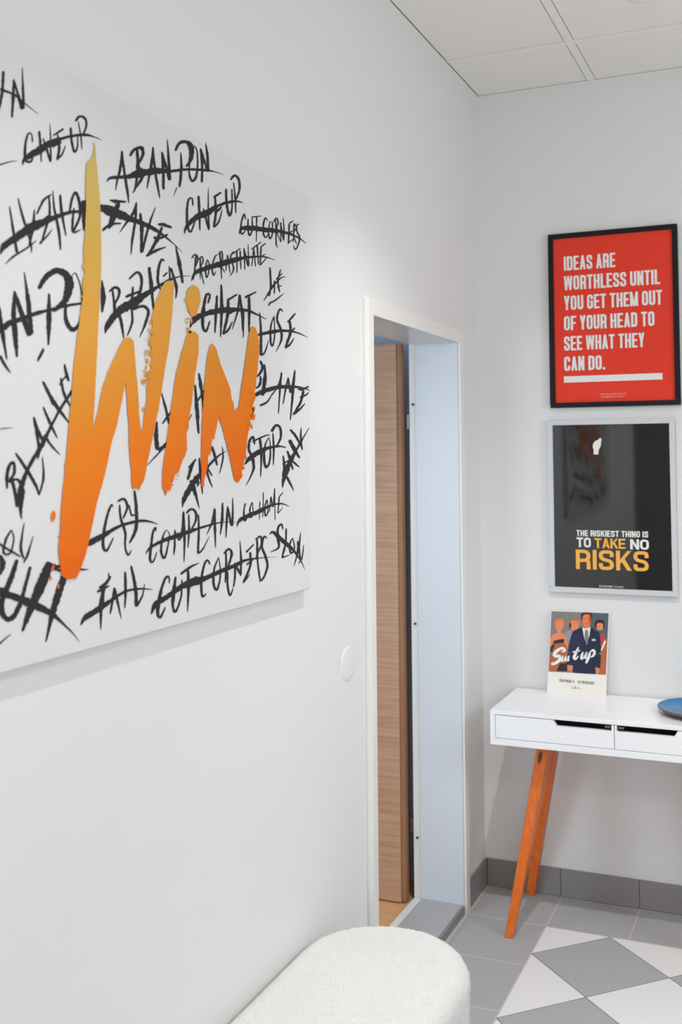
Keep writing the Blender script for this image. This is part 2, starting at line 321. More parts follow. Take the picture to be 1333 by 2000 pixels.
# ---------------------------------------------------------------- wide canvas print
CF = .020
cv = empty('canvas_print', (0, -2.42, 1.381), 'white canvas print with black struck-out words and large orange WIN, on left wall', 'wall art')
MB().box((.001, -3.09, 1.3785), (CF, -1.689, 2.413)).build('canvas', M['canvas'], cv, bevel=.003)
FR = {'A': (0, 100, 3.333), 'B': (200, 230, 3.174), 'C': (0, 680, 2.777), 'D': (280, 700, 3.703), 'E': (100, 260, 2.222), 'F': (0, 0, 3.333)}
def to_canvas(fr, off):
    ox, oy, sc = FR[fr]; return lambda x, y: ray_to(0, CF+off, ox+x/sc, oy+y/sc)
WORDS = [
('A', '22 128 14,16 250 15,0 350 13,-20 420 8;-60 190 8,-55 260 14,-45 330 16,-30 440 8;0 246 14,60 268 12,100 288 12,160 338 6,250 410 2;90 180 8,86 300 16,78 435 10;92 190 8,120 290 14,150 378 20;145 106 3,150 240 12,154 372 14;-140 120 8,-150 260 14,-160 400 8;-160 300 22,-80 260 22,0 246 14'),
('A', '212 595 8,207 545 7,187 533 8,168 590 12,163 660 14,172 715 14,205 715 10,218 655 6;255 518 12,263 600 13,270 722 6;280 565 6,305 640 12,330 722 12;325 468 2,329 560 8,332 715 10;345 550 8,415 505 12;375 540 8,386 630 14,372 710 10;340 622 12,400 590 14;370 708 10,405 670 10,428 612 4;460 495 12,468 590 12,485 655 12,505 620 8,506 540 6;510 458 5,528 560 8,534 640 5;490 458 12,520 424 12,556 440 12,562 490 10,538 548 8;148 745 4,160 705 16,230 660 30,320 603 30,400 570 14,480 550 14,560 545 14,620 560 5,662 578 2'),
('A', '-120 700 14,-60 745 12,0 738 8,70 718 5,118 714 1'),
('B', '122 203 8,114 300 14,90 400 9,84 452 3;122 205 8,136 330 12,155 450 14,165 532 3;215 192 12,221 300 16,206 430 10,188 468 3;172 238 14,200 196 14,243 188 16,252 230 14,216 298 12;220 302 10,256 335 12,240 385 14,205 436 10;315 178 6,309 260 14,286 390 10,277 442 3;315 180 6,328 330 12,345 430 12,358 502 3;370 210 8,378 330 14,380 445 12;370 210 8,395 300 12,420 388 16;403 130 2,411 240 12,420 385 14;487 213 5,491 300 12,486 380 14,478 432 8;452 206 12,480 156 14,525 150 14,553 190 22,548 262 16,518 305 8;462 432 6,443 487 2;565 168 3,586 200 6,592 290 8,580 370 12,555 390 12,540 340 8,545 250 6,563 168 3;610 188 8,620 290 12,618 402 10;610 190 8,635 270 10,655 335 14;640 153 4,652 230 12,658 335 12;28 398 3,55 372 14,160 365 16,215 350 30,330 330 26,430 330 14,530 320 12,640 325 12,700 335 4,757 354 1'),
('B', '-40 548 24,0 560 26,60 580 44,110 600 34,170 625 24,250 655 18,330 695 16,400 745 9,450 788 4,502 840 1;45 510 6,80 518 16,150 520 8;105 522 12,80 580 24,60 640 24,40 690 10;0 700 12,50 662 14,120 655 6;212 523 6,192 590 14,150 650 12,106 714 2;212 525 8,205 640 12,186 760 12,178 850 3;235 590 12,245 690 16,241 838 12;332 550 2,292 660 12,246 835 12;345 660 10,385 664 16,432 682 11;372 676 12,338 760 16,284 852 12;318 742 14,360 745 14,408 722 9;272 858 12,330 825 14,397 800 4'),
('B', '562 545 8,557 500 8,535 508 10,525 590 12,530 680 12,550 706 10,575 640 6;597 483 12,602 590 12,606 700 6;625 560 6,645 630 12,662 697 8;658 432 2,658 560 8,663 690 8;690 494 11,738 462 9;700 492 10,704 590 12,692 680 10;700 592 12,740 552 10;690 680 11,722 645 9,744 570 4;768 440 10,772 540 12,790 606 12,805 560 8,804 440 7;815 400 5,825 500 8,829 592 5;795 386 12,820 358 12,848 385 12,850 450 10,828 512 7;510 722 2,520 680 14,580 620 22,650 590 26,720 545 14,790 522 14,840 518 9,877 529 1'),
('B', '890 632 7,880 598 8,865 640 8,858 700 8,870 722 8,892 690 4;905 625 7,905 700 8,915 730 8,930 690 7,930 618 6;925 616 7,987 609 4;958 615 8,956 768 3;1026 640 7,1012 620 7,1000 660 8,1000 720 8,1015 742 7,1030 720 4;1042 640 5,1031 700 7,1040 750 7,1055 720 6,1055 650 6,1042 640 4;1075 630 6,1078 700 7,1080 790 6,1092 802 4;1060 650 6,1080 622 7,1092 650 7,1082 695 5,1107 772 4;1108 648 7,1108 772 5;1105 650 6,1126 762 7;1122 618 3,1128 700 7,1125 765 5;1160 655 7,1187 638 4;1160 655 8,1155 782 7;1148 722 7,1182 700 5;1150 780 6,1184 752 3;1190 655 7,1186 772 5;1190 655 7,1206 682 7,1186 720 5,1206 782 4;1222 658 7,1205 670 7,1210 710 7,1225 740 7,1215 790 7,1197 817 6,1186 790 3;848 722 3,870 685 16,940 685 20,1010 695 20,1080 700 16,1150 715 13,1220 745 7,1267 782 1'),
('B', '580 858 8,575 930 8,565 1007 3;553 872 8,575 848 8,593 870 8,580 922 5;608 868 8,608 1002 4;595 882 6,618 860 7,626 890 7,611 930 6,631 1032 5;652 878 5,641 930 8,646 990 7,660 960 6,662 900 6,652 878 4;711 848 7,696 870 7,682 930 8,690 977 7,706 950 4;730 838 7,735 900 8,741 1002 4;718 852 6,740 828 7,746 870 7,736 912 5,762 962 4;778 848 6,767 952 4;778 850 6,793 962 5;816 828 7,796 860 7,806 900 7,815 940 7,793 982 4;805 846 6,857 810 6;835 828 8,836 962 5;855 823 8,861 942 4;880 808 7,885 942 5;878 810 7,906 922 8;905 783 3,909 922 7;940 808 6,927 922 4;940 810 7,951 922 4;925 816 6,987 769 5;962 790 8,969 912 4;985 798 8,980 917 5;985 800 6,1014 779 5;978 862 6,1012 845 4;980 915 6,1020 868 3;553 1012 3,580 960 16,650 930 18,740 905 24,830 880 18,900 865 12,1000 862 7,1077 883 1'),
('B', '62 1062 8,76 1170 14,72 1225 12;42 1078 10,80 1050 14,106 1070 14,96 1120 12,66 1168 8;98 1190 14,120 1280 14,133 1368 6;190 1045 10,186 1110 12,176 1152 10;143 1112 12,190 1092 14,240 1075 8;165 1002 8,215 958 12,242 990 14,240 1060 14,208 1132 8;182 1180 8,186 1265 12,155 1352 6;190 1190 10,250 1168 14,286 1200 14,262 1290 12,230 1364 2;290 925 14,305 1050 16,318 1188 8;387 890 9,370 878 12,350 930 12,345 1010 14,360 1064 8;378 985 10,404 958 6;415 918 5,422 1015 9;425 930 10,460 1050 14,456 1122 4;454 790 4,478 900 16,500 1026 12;18 1340 3,35 1285 24,100 1200 30,190 1150 40,260 1100 22,350 1045 14,420 1005 14,480 985 5,552 979 1'),
('B', '655 1152 9,668 1100 10,645 1098 12,626 1200 16,624 1298 14,645 1322 12,668 1258 6;712 1100 10,706 1200 14,699 1334 6;738 1032 8,741 1180 16,734 1360 5;700 1212 10,745 1190 10;772 1134 11,838 1094 9;782 1132 12,776 1230 14,750 1342 10;772 1222 12,826 1190 9;748 1342 11,782 1315 10,808 1262 5;850 1098 6,840 1200 10,806 1312 3;852 1095 10,868 1220 12,870 1322 4;885 1115 12,957 1078 6;910 1110 12,912 1210 14,910 1332 5;878 1200 7,875 1364 4;543 1304 3,570 1252 24,640 1215 18,740 1195 26,830 1190 16,900 1195 14,960 1220 8,1022 1251 1'),
('B', '1040 926 8,1045 1040 10,1035 1108 7;1000 1138 2,1030 1090 8,1060 1042 10,1110 992 6,1143 987 1;1068 1008 8,1068 1092 6;1107 938 5,1090 1010 8,1101 1082 6;1078 1002 6,1117 964 5;1033 1152 9,1075 1130 8,1128 1088 2;1033 1165 8,1040 1148 8;1085 1052 6,1112 1040 5'),
('B', '976 1208 6,985 1330 12,984 1472 13;984 1474 12,1010 1450 8,1033 1376 2;1068 1228 4,1046 1290 8,1045 1390 10,1058 1412 8,1070 1340 6,1066 1228 4;1120 1202 8,1100 1187 8,1085 1250 10,1110 1320 12,1110 1380 10,1076 1454 2;1150 1268 11,1199 1211 7;1162 1256 11,1168 1330 13,1150 1385 12,1136 1427 9;1164 1332 10,1196 1302 7;1133 1427 10,1164 1406 9,1190 1364 4;963 1346 12,1040 1330 16,1110 1320 14,1180 1325 10,1230 1340 5,1277 1363 1'),
('D', '846 15 12,864 60 14,846 108 14,818 134 10;850 165 14,838 200 14,806 218 5;848 128 10,852 165 14;878 42 8,882 150 18,862 270 16;843 342 12,900 312 10,938 246 2;1002 98 8,986 180 12,928 272 3;1002 100 8,992 200 12,979 402 4;1050 138 8,1030 230 10,1012 334 4;1050 140 8,1066 250 12;1098 83 6,1072 250 12;1098 85 8,1084 250 14,1065 448 5;1120 216 6,1145 226 13,1199 202 8;1160 230 13,1142 310 14,1090 402 12;1135 282 11,1180 262 9,1196 244 5;1083 406 13,1124 376 11,1172 326 5;798 270 16,880 235 20,970 210 18,1060 205 16,1130 208 10,1190 225 5,1213 239 1'),
('D', '806 622 11,795 568 14,770 600 14,765 660 14,790 720 16,800 790 14,775 860 8,743 920 2;790 602 10,880 560 8,918 554 5;845 578 14,855 700 14,850 858 4;912 568 3,885 620 8,875 720 14,890 787 14,916 740 10,921 640 7,912 568 3;938 538 6,945 650 12,942 774 4;928 530 16,960 483 14,990 500 14,996 570 12,962 642 9;733 768 8,770 725 20,830 680 24,900 650 16,980 635 12,1042 646 1'),
('D', '1063 513 12,1110 570 14,1154 654 8;1058 588 16,1090 650 18,1133 722 10;1143 496 3,1141 570 12,1150 665 6;1203 498 2,1155 580 8,1100 680 14,1040 800 26,1012 900 14,1010 938 2;1043 668 12,1070 730 14,1133 788 5;1012 702 8,1022 780 14,1010 852 10;1050 700 8,1085 805 10;1035 850 14,1062 900 12,1092 960 2;1008 762 8,1062 734 7'),
('D', '750 1052 7,738 1052 7,728 1120 10,735 1177 8,757 1146 5;790 1038 4,772 1090 8,778 1150 8,795 1120 6,791 1038 4;845 1033 6,841 1168 4;870 968 6,866 1152 4;838 1102 8,872 1080 6;895 1018 5,880 1080 8,886 1140 8,905 1100 6,896 1018 5;925 998 7,914 1112 4;925 1000 7,940 1072 7,952 942 6;952 936 5,955 1168 4;985 998 8,975 1122 5;985 1000 6,1014 968 5;978 1062 6,1002 1044 4;975 1120 6,1012 1078 2;678 1218 2,700 1170 16,770 1135 20,850 1100 20,920 1065 12,1000 1050 8,1062 1073 1'),
('D', '90 1252 8,90 1223 10,70 1260 12,55 1380 14,50 1460 14,72 1472 10,100 1398 5;165 1238 4,140 1300 10,130 1400 14,155 1442 12,180 1350 8,190 1270 5,166 1238 3;230 1238 8,228 1350 12,221 1424 5;228 1240 6,262 1312 10,288 1200 8;290 1106 10,286 1250 14,274 1304 6;292 1110 10,299 1300 14,296 1474 4;330 1128 8,332 1250 12,324 1374 4;312 1122 14,345 1090 12,379 1110 14,381 1170 12,342 1250 7;400 1128 8,403 1250 12,396 1410 12;394 1412 12,430 1382 8,480 1286 2;517 1083 8,500 1180 12,460 1274 3;518 1085 10,520 1230 14,524 1372 3;575 1042 8,572 1160 16,558 1278 4;612 1068 8,605 1180 12,599 1298 4;612 1075 10,640 1212 14;648 1005 3,649 1110 10,646 1212 10;18 1418 2,50 1370 14,130 1325 16,220 1290 20,300 1265 20,400 1230 14,500 1200 10,580 1185 5,684 1185 1'),
('D', '190 1628 7,185 1578 10,155 1600 14,120 1720 16,105 1840 16,125 1872 14,162 1796 6;235 1578 12,220 1700 18,215 1790 14,235 1832 12,275 1720 10,281 1598 7;270 1562 12,340 1510 14,407 1478 2;325 1530 14,328 1660 16,321 1834 4;485 1492 8,465 1458 10,440 1500 12,420 1620 14,430 1722 12,457 1698 6;547 1438 4,515 1520 10,510 1630 14,535 1672 12,560 1560 8,547 1438 3;600 1398 10,600 1520 12,594 1624 6;583 1412 10,620 1378 12,641 1410 14,620 1490 10,600 1532 7;610 1540 10,612 1650 12,630 1714 10,652 1656 4;665 1478 10,665 1570 12,654 1654 6;660 1480 12,706 1562 14;700 1316 2,708 1450 12,706 1572 10;745 1402 10,802 1343 6;775 1400 12,775 1500 12,725 1620 12;750 1492 10,802 1448 6;723 1622 10,750 1592 8,774 1556 3;825 1308 10,826 1420 12,814 1454 6;810 1312 8,850 1288 10,856 1350 12,828 1420 8,840 1560 10,852 1614 6;897 1302 9,875 1288 10,860 1360 12,885 1430 14,900 1500 12,870 1590 10,838 1612 6;58 1852 3,90 1780 26,180 1720 22,280 1650 24,380 1610 40,450 1590 20,560 1540 20,660 1500 18,740 1460 14,830 1445 6,900 1438 2,972 1435 1'),
('D', '1012 1238 7,1000 1198 10,975 1230 12,975 1300 14,980 1368 12,918 1402 2;1035 1228 8,1031 1330 10,1006 1438 11;1003 1442 10,1062 1420 2;1080 1298 5,1060 1350 10,1070 1410 10,1095 1370 8,1083 1298 4;1120 1318 8,1116 1410 10,1090 1504 2;1140 1256 3,1129 1380 12,1141 1454 5;1162 1346 3,1150 1440 8,1124 1484 4;913 1276 3,940 1255 14,1000 1310 20,1070 1370 16,1120 1430 9,1150 1480 4,1171 1533 1'),
('D', '283 1080 2,295 1020 20,335 945 26,390 865 22,460 790 16,530 718 12,580 682 5,608 666 1;372 738 12,345 800 16,322 880 14;330 792 12,383 728 8;345 880 20,380 985 16,407 1088 2;370 850 14,400 900 14,385 930 6;405 718 8,414 830 14,430 980 5;453 758 7,470 850 12,502 934 4;498 636 14,520 710 14,536 775 10;572 634 2,578 720 10,552 834 4;470 800 12,500 850 6'),
('D', '133 248 5,160 350 14,188 475 14;138 474 8,170 430 12,215 370 10;100 455 10,94 560 20,105 662 18;108 664 18,140 640 14,190 590 10;28 775 2,90 708 8,180 615 8;402 105 10,415 180 16,430 290 14,436 400 8;375 190 10,388 350 18,402 544 12;378 335 10,405 290 10,445 225 8;322 468 4,352 402 5'),
('C', '612 862 7,606 848 8,585 900 10,567 980 12,560 1070 12,580 1097 10,617 1026 4;650 848 6,655 920 10,680 1000 10,680 1080 8,697 1122 8,714 1093 4;638 832 8,672 818 10,692 860 10,668 925 7;700 848 6,715 905 8,736 898 5;730 772 8,741 880 14,738 980 14,703 1058 7;480 1072 8,500 1050 22,580 1005 16,650 965 12,740 940 12,800 938 9,862 956 1'),
('C', '538 1302 10,575 1275 14,602 1236 8;590 1218 4,592 1250 8;567 1280 14,550 1400 16,548 1530 2;528 1322 12,594 1288 7;622 1298 8,606 1400 10,598 1444 3;622 1300 10,640 1380 10,659 1468 2;680 1212 9,682 1320 12,678 1412 4;712 1180 8,736 1300 14,740 1400 14;740 1402 10,772 1345 7,787 1276 2;438 1504 3,465 1460 18,530 1420 22,600 1370 14,680 1320 10,760 1305 8,834 1309 1'),
('C', '40 764 6,38 700 14,50 640 14,75 622 12,77 680 12,50 722 10,95 712 10,122 765 16,112 850 18,118 925 3;60 700 14,80 770 14,92 862 10;85 568 7,140 650 14,195 745 12,213 800 3;213 797 6,237 700 10,230 588 3;183 372 7,212 460 14,238 502 12;185 380 8,212 540 12,205 604 4;240 470 12,280 528 8,327 578 3;235 318 6,270 400 12,312 488 4;233 180 9,290 290 16,335 350 12,374 404 4;325 200 8,350 160 6,368 148 6;350 85 7,364 150 13,376 180 6;330 160 6,350 250 12,388 324 4;355 285 8,384 240 10,400 215 8;118 930 2,108 800 20,150 660 14,230 520 16,290 400 10,340 310 12,400 225 8'),
('A', '63 1008 5,85 1150 12,112 1312 14;118 955 5,150 1080 12,200 1240 10,206 1316 3;32 1388 2,90 1335 10,180 1278 8,240 1230 3;225 1028 5,215 1150 16,188 1275 6;240 1062 9,285 970 12,338 932 6;320 945 8,324 1060 12,300 1150 12,268 1254 8;248 1122 12,332 1060 8;258 1252 10,310 1200 8,342 1156 2;345 906 3,356 1030 10,384 1170 14,395 1294 6;392 933 10,405 1060 14,432 1204 4;482 1018 7,475 1100 12,470 1174 7;452 1062 9,470 960 12,495 920 12,520 990 14,520 1080 12,480 1176 12,530 1158 3;550 970 30,552 1080 22,545 1168 6;3 1324 4,30 1265 26,110 1210 30,210 1145 40,300 1105 26,400 1065 16,480 1045 14,580 1045 12'),
('A', '95 1558 8,90 1700 20,100 1850 22,112 1992 10;-10 1660 16,18 1840 18,46 2008 6;95 1565 12,140 1700 20,196 1852 24;158 1434 3,184 1620 18,205 1842 20;320 1576 9,320 1740 22,316 1914 8;253 1548 14,300 1470 22,370 1428 22,425 1450 26,452 1510 40,425 1620 26,345 1694 12;470 1464 5,492 1443 4,520 1510 6,534 1600 8,530 1700 10,512 1780 14,470 1812 18,430 1745 16,428 1640 12;664 1490 5,673 1590 22,666 1700 10;-140 1870 30,0 1812 28,60 1772 24,150 1740 18,240 1705 16,340 1680 14,440 1655 14,540 1640 9;-120 1560 12,-100 1760 22,-90 1960 8;-200 1980 8,-160 1760 16,-120 1560 12;282 1930 4,245 2010 8'),
('C', '-40 1020 8,0 1062 8,60 1100 9,114 1132 5;62 985 6,32 1040 10,20 1108 10,55 1112 8,76 1035 6,62 985 4;132 946 3,114 1080 12,132 1144 7;182 1016 2,150 1120 10,128 1164 5;-60 1000 10,-70 1080 14,-30 1140 12'),
('C', '94 1146 14,60 1250 18,12 1370 20,18 1448 18,60 1467 18,108 1390 16,166 1184 12;270 1160 24,235 1260 36,172 1400 26,122 1536 8;262 1180 18,330 1196 22,420 1200 12,484 1200 1;352 1228 24,312 1350 24,280 1460 18,250 1594 4;-110 1250 20,-40 1302 26,0 1320 30,80 1350 22,180 1390 30,280 1440 18,350 1500 8,400 1550 4,432 1594 1;-80 1180 20,-120 1330 24,-90 1450 22,-30 1440 16;-40 1640 12,0 1602 7,30 1575 5,62 1550 2;0 1120 10,16 1170 20,0 1230 10'),
('C', '205 75 2,222 40 8,240 5 8;0 438 5,30 434 4,72 432 1;0 40 12,30 95 10,60 135 3'),
]
random.seed(11)
for i, (fr, s) in enumerate(WORDS):
    mb = MB(); sc = FR[fr][2]
    for si, st in enumerate(s.split(';')):
        if i in (2, 20, 28) and mb.f: mb.build('brush_mark', M['ink'], cv); mb = MB()
        P = [tuple(float(v) for v in p.split()) for p in st.split(',')]
        brush(mb, P, 2.6*sc, to_canvas(fr, .0004+.00002*i+.000016*si), .16, 1.3)
        if len(P) > 5 and max(p[2] for p in P) > 15:      # dry-brush bristle marks beside the heavy strokes
            dx = random.uniform(.25, .45)
            Q = [(p[0]-p[2]*dx, p[1]+p[2]*(dx+.22), max(1.2, p[2]*.16)) for p in P[1:4]]
            brush(mb, Q, 2*sc, to_canvas(fr, .0004+.00002*i+.000016*si+.000007), .6)
    mb.build('painted_word', M['ink'], cv)
WIN = [
 '185 30,187 70,180 105,155 130,150 200,152 320,146 450,140 520,146 545,138 580,147 600,137 640,139 700,128 770,118 850,108 930,100 1000,93 1080,88 1150,80 1230,75 1300,70 1360,65 1420,60 1440,58 1500,52 1540,45 1620,42 1700,38 1750,33 1800,38 1860,45 1920,65 1935,110 1932,125 1900,150 1830,162 1780,175 1720,200 1600,235 1480,262 1350,290 1250,308 1160,318 1110,325 1080,332 1200,338 1270,338 1340,345 1430,350 1470,348 1500,355 1545,370 1540,385 1547,392 1525,405 1505,412 1470,420 1420,440 1330,465 1200,462 1230,478 1130,490 1050,500 990,510 940,518 860,525 800,532 700,535 660,525 642,510 640,495 645,475 680,460 720,450 740,438 800,440 840,428 862,440 880,428 905,438 930,424 950,440 975,428 1000,436 1020,420 1040,424 1075,414 1100,416 1150,405 1220,395 1305,385 1250,378 1130,368 1010,362 940,358 900,340 885,318 890,290 940,250 1030,222 1110,205 1200,188 1270,182 1268,190 1150,200 950,208 780,218 600,217 450,215 330,205 200,196 120,192 60',
 '600 858,625 862,640 877,641 950,625 1050,610 1180,600 1230,598 1280,588 1300,590 1370,582 1400,575 1410,560 1450,556 1470,540 1480,530 1510,522 1518,520 1550,508 1548,497 1576,490 1545,483 1540,485 1450,505 1320,520 1200,540 1060,552 1010,565 960,578 920,585 890,592 872',
 '600 670,620 658,640 672,648 700,650 730,640 760,632 790,610 797,600 780,595 760,586 735,584 718,590 705,588 690',
 '690 922,700 914,715 930,725 960,735 1000,755 1050,775 1100,780 1120,785 1160,792 1165,795 1195,800 1212,806 1195,815 1190,822 1130,830 1080,845 980,858 880,864 850,875 838,888 844,900 880,905 920,903 960,895 1040,890 1090,885 1120,888 1150,875 1180,880 1210,868 1240,860 1270,855 1300,850 1350,845 1390,838 1400,835 1450,828 1470,832 1490,822 1500,815 1515,800 1508,795 1500,785 1450,775 1400,750 1300,738 1262,728 1230,720 1270,712 1310,708 1330,700 1320,695 1380,690 1400,684 1390,680 1440,672 1480,666 1500,664 1530,658 1540,652 1530,652 1400,655 1260,665 1100,675 1000,683 950',
 '0 1655,10 1638,20 1645,20 1670,10 1685,2 1680',
 '0 1888,10 1870,16 1880,8 1900,0 1900','28 1960,36 1955,36 1975,28 1978','-8 1930,0 1920,4 1936,-4 1940',
 '392 1072,405 1066,413 1078,404 1090,394 1088','424 905,432 910,430 925,423 920','408 1045,418 1030,422 1050,412 1062','395 1192,402 1188,404 1206,397 1208',
 '604 812,610 800,614 818,606 830','586 858,600 852,612 860,604 870',
 '872 1195,884 1185,888 1200,880 1215,888 1225,884 1245,872 1240,866 1225,878 1212','858 1262,866 1255,868 1270,860 1280','870 1268,874 1262,876 1282,871 1284','840 1400,848 1396,850 1410,842 1418',
 '415 985,422 975,424 995,416 1000','428 940,434 938,436 956,428 960','410 1010,418 1006,418 1022,410 1026',
]
from mathutils.geometry import tessellate_polygon
mb = MB(); f = to_canvas('E', .0022); random.seed(4)
for k, s in enumerate(WIN):
    P = [tuple(float(v) for v in p.split()) for p in s.split(',')]
    Q = []
    for i in range(len(P)):
        a, b = P[i], P[(i+1) % len(P)]; L = math.hypot(b[0]-a[0], b[1]-a[1]); n = max(1, int(L/9))
        for j in range(n):
            t = j/n; Q.append((a[0]+(b[0]-a[0])*t+random.uniform(-1.1, 1.1), a[1]+(b[1]-a[1])*t+random.uniform(-.8, .8)))
    n0 = len(mb.v); mb.v += [tuple(f(*q)) for q in Q]
    for t in tessellate_polygon([[Vector((q[0], q[1], 0)) for q in Q]]): mb.f.append(tuple(n0+v for v in t))
    if k < 4: mb.build('orange_letter_stroke', M['orange'], cv); mb = MB()
random.seed(21)
def blob(x, y, r):
    P = [(x+r*random.uniform(.6, 1.2)*math.cos(a*.9), y+r*random.uniform(.7, 1.6)*math.sin(a*.9)) for a in range(7)]
    n0 = len(mb.v); g = to_canvas('E', .0024+len(mb.f)*.000004); mb.v.extend(tuple(g(*q)) for q in P); mb.f.append(tuple(range(n0, n0+7)))
for x0, y0, x1, y1, sp, cnt in ((440, 800, 428, 960, 9, 34), (432, 940, 408, 1090, 10, 34), (885, 1120, 858, 1290, 12, 34), (844, 1340, 836, 1460, 6, 10), (147, 520, 134, 720, 5, 16), (588, 720, 600, 850, 7, 14), (44, 1600, 36, 1900, 5, 14), (520, 1540, 560, 1470, 6, 8)):
    for _ in range(cnt):
        t = random.random(); blob(x0+(x1-x0)*t+random.gauss(-sp*.3, sp*.7), y0+(y1-y0)*t+random.gauss(0, 4), random.choice((1.5, 2.2, 3, 4.5)))
mb.build('orange_splatter', M['orange'], cv)['kind'] = 'stuff'
# ---------------------------------------------------------------- console table
X0, X1, YF, YB, Z0, ZT = .143, 1.033, -.415, -.012, .673, .797
tb = empty('console_table', ((X0+X1)/2, (YF+YB)/2, 0), 'white lacquered console table with two drawers and slanted orange wooden legs, against the back wall', 'table')
MB().box((X0, YF, ZT-.015), (X1, YB, ZT)).build('tabletop', M['white'], tb, bevel=.0015)
MB().box((X0, YF, Z0), (X1, YB, Z0+.0235)).build('bottom_panel', M['white'], tb, bevel=.0015)
for a, b in ((X0, X0+.0185), (X1-.0185, X1)):
    MB().box((a, YF, Z0+.0235), (b, YB, ZT-.015)).build('side_panel', M['white'], tb, bevel=.001)
MB().box((X0+.0185, YB-.012, Z0+.0235), (X1-.0185, YB, ZT-.015)).build('back_panel', M['white'], tb)
XM = (X0+X1)/2
MB().box((XM-.006, YF+.03, Z0+.0235), (XM+.006, YB-.012, ZT-.015)).build('divider', M['white'], tb)
za, zb = Z0+.0255, ZT-.017
for s in (-1, 1):
    xa, xb = (X0+.0205, XM-.0012) if s < 0 else (X1-.0205, XM+.0012)   # xa outer side, xb middle
    c0 = xb+s*.212; c1 = c0-s*.012; c2 = xb+s*.008
    pts = [(xa, za), (xb, za), (xb, zb), (c2, zb), (c2, zb-.020), (c1, zb-.020), (c0, zb), (xa, zb)]
    dr = empty('drawer', (0, 0, 0), '', 'x'); del dr['label']; del dr['category']
    # the drawer front is the part; box inside is its sub-part
    bpy.data.objects.remove(dr)
    mb = MB()
    def slab(P): mb.prism([(x, YF+.0015, z) for x, z in P], (0, .018, 0))
    slab([(xa, za), (xb, za), (xb, zb-.020), (xa, zb-.020)]); slab([(xa, zb-.020), (c1, zb-.020), (c0, zb), (xa, zb)]); slab([(xb, zb-.020), (c2, zb-.020), (c2, zb), (xb, zb)])
    d = mb.build('drawer', M['white'], tb)
    lo, hi = min(xa, xb)+.008, max(xa, xb)-.008
    ib = MB(); ib.box((lo, YF+.02, za), (hi, YB-.05, za+.006)); ib.box((lo, YF+.02, za), (lo+.01, YB-.05, zb-.02)); ib.box((hi-.01, YF+.02, za), (hi, YB-.05, zb-.02)); ib.box((lo, YB-.06, za), (hi, YB-.05, zb-.02)); ib.box((lo+.01, YF+.06, za+.006), (hi-.01, YF+.065, zb-.001))
    ib.build('drawer_box', M['drawer_shade'], d)
    g = MB(); g.box((xb+s*.012, YF+.006, zb-.012), (xb+s*.032, YF+.05, zb-.004)); g.build('drawer_runner', M['metal'], d)
def legpair(mx):
    def X(x): return x if not mx else X0+X1-x
    fl = MB(); fl.hexa([(X(.191), -.436, 0), (X(.221), -.436, 0), (X(.221), -.410, 0), (X(.191), -.410, 0)],
                       [(X(.292), -.300, Z0), (X(.338), -.300, Z0), (X(.338), -.190, Z0), (X(.292), -.190, Z0)])
    a = fl.build('leg', M['leg'], tb, bevel=.003)
    rl = MB(); rl.hexa([(X(.172), -.038, 0), (X(.206), -.038, 0), (X(.206), -.012, 0), (X(.172), -.012, 0)],
                       [(X(.292), -.190, Z0), (X(.338), -.190, Z0), (X(.338), -.075, Z0), (X(.292), -.075, Z0)])
    b = rl.build('leg', M['leg'], tb, bevel=.003)
    if not mx:
        k = MB()
        c = []
        for i in range(14):
            t = i*math.tau/14; z = .615+.022*math.sin(t); f = z/Z0
            xx = .191+(.292-.191)*f+.018+.008*math.cos(t); yy = -.436+.136*f-.0006
            c.append((xx, yy, z))
        k.poly(c); k.build('wood_knot', M['leg_dark'], a)
legpair(False); legpair(True)

# ---------------------------------------------------------------- plate
pl = empty('plate', (.865, -.205, ZT), 'round blue glazed ceramic plate with a brown rim on the white console table', 'plate')
def lathe(prof, c, n=64, sy=1):
    mb = MB(); k = len(prof)
    for i in range(n):
        a = i*math.tau/n
        for r, z in prof: mb.v.append((c[0]+r*math.cos(a), c[1]+r*math.sin(a)*sy, c[2]+z))
    for i in range(n):
        j = (i+1) % n
        for t in range(k-1): mb.f.append((i*k+t, j*k+t, j*k+t+1, i*k+t+1))
    return mb
pc = (.865, -.205, ZT)
PR = .155
lathe([(.0001, .009), (PR*.55, .009), (PR*.72, .0105), (PR*.88, .016), (PR*.975, .0235)], pc).build('plate_well', M['plate'], pl, smooth=True)
lathe([(PR*.975, .0235), (PR*.99, .0245), (PR, .023), (PR*.995, .020), (PR*.9, .010), (PR*.6, .003), (PR*.55, .0), (.0001, .0)], pc).build('plate_underside', M['plate_rim'], pl, smooth=True)

# ---------------------------------------------------------------- framed posters
def frame(name, x0, x1, z0, z1, b, fm, pm, label):
    o = empty(name, ((x0+x1)/2, 0, z0), label, 'poster')
    mb = MB()
    for (a, c) in (((x0, z0), (x1, z0+b)), ((x0, z1-b), (x1, z1)), ((x0, z0+b), (x0+b, z1-b)), ((x1-b, z0+b), (x1, z1-b))):
        mb.box((a[0], -.022, a[1]), (c[0], -.001, c[1]))
    mb.build('frame', fm, o, bevel=.0012)
    p = MB().box((x0+b-.004, -.014, z0+b-.004), (x1-b+.004, -.004, z1-b+.004)).build('print', pm, o)
    return o, p
red, redp = frame('framed_poster', .2975, .794, 1.9095, 2.6030, .0195, M['black'], M['red'], 'red poster with white block lettering in a black frame, upper one on the back wall')
blk, blkp = frame('framed_poster', .2830, .7705, 1.1845, 1.8610, .0205, M['silver'], M['poster_black'], 'black poster with amber and white lettering in pale grey frame, below the red one')

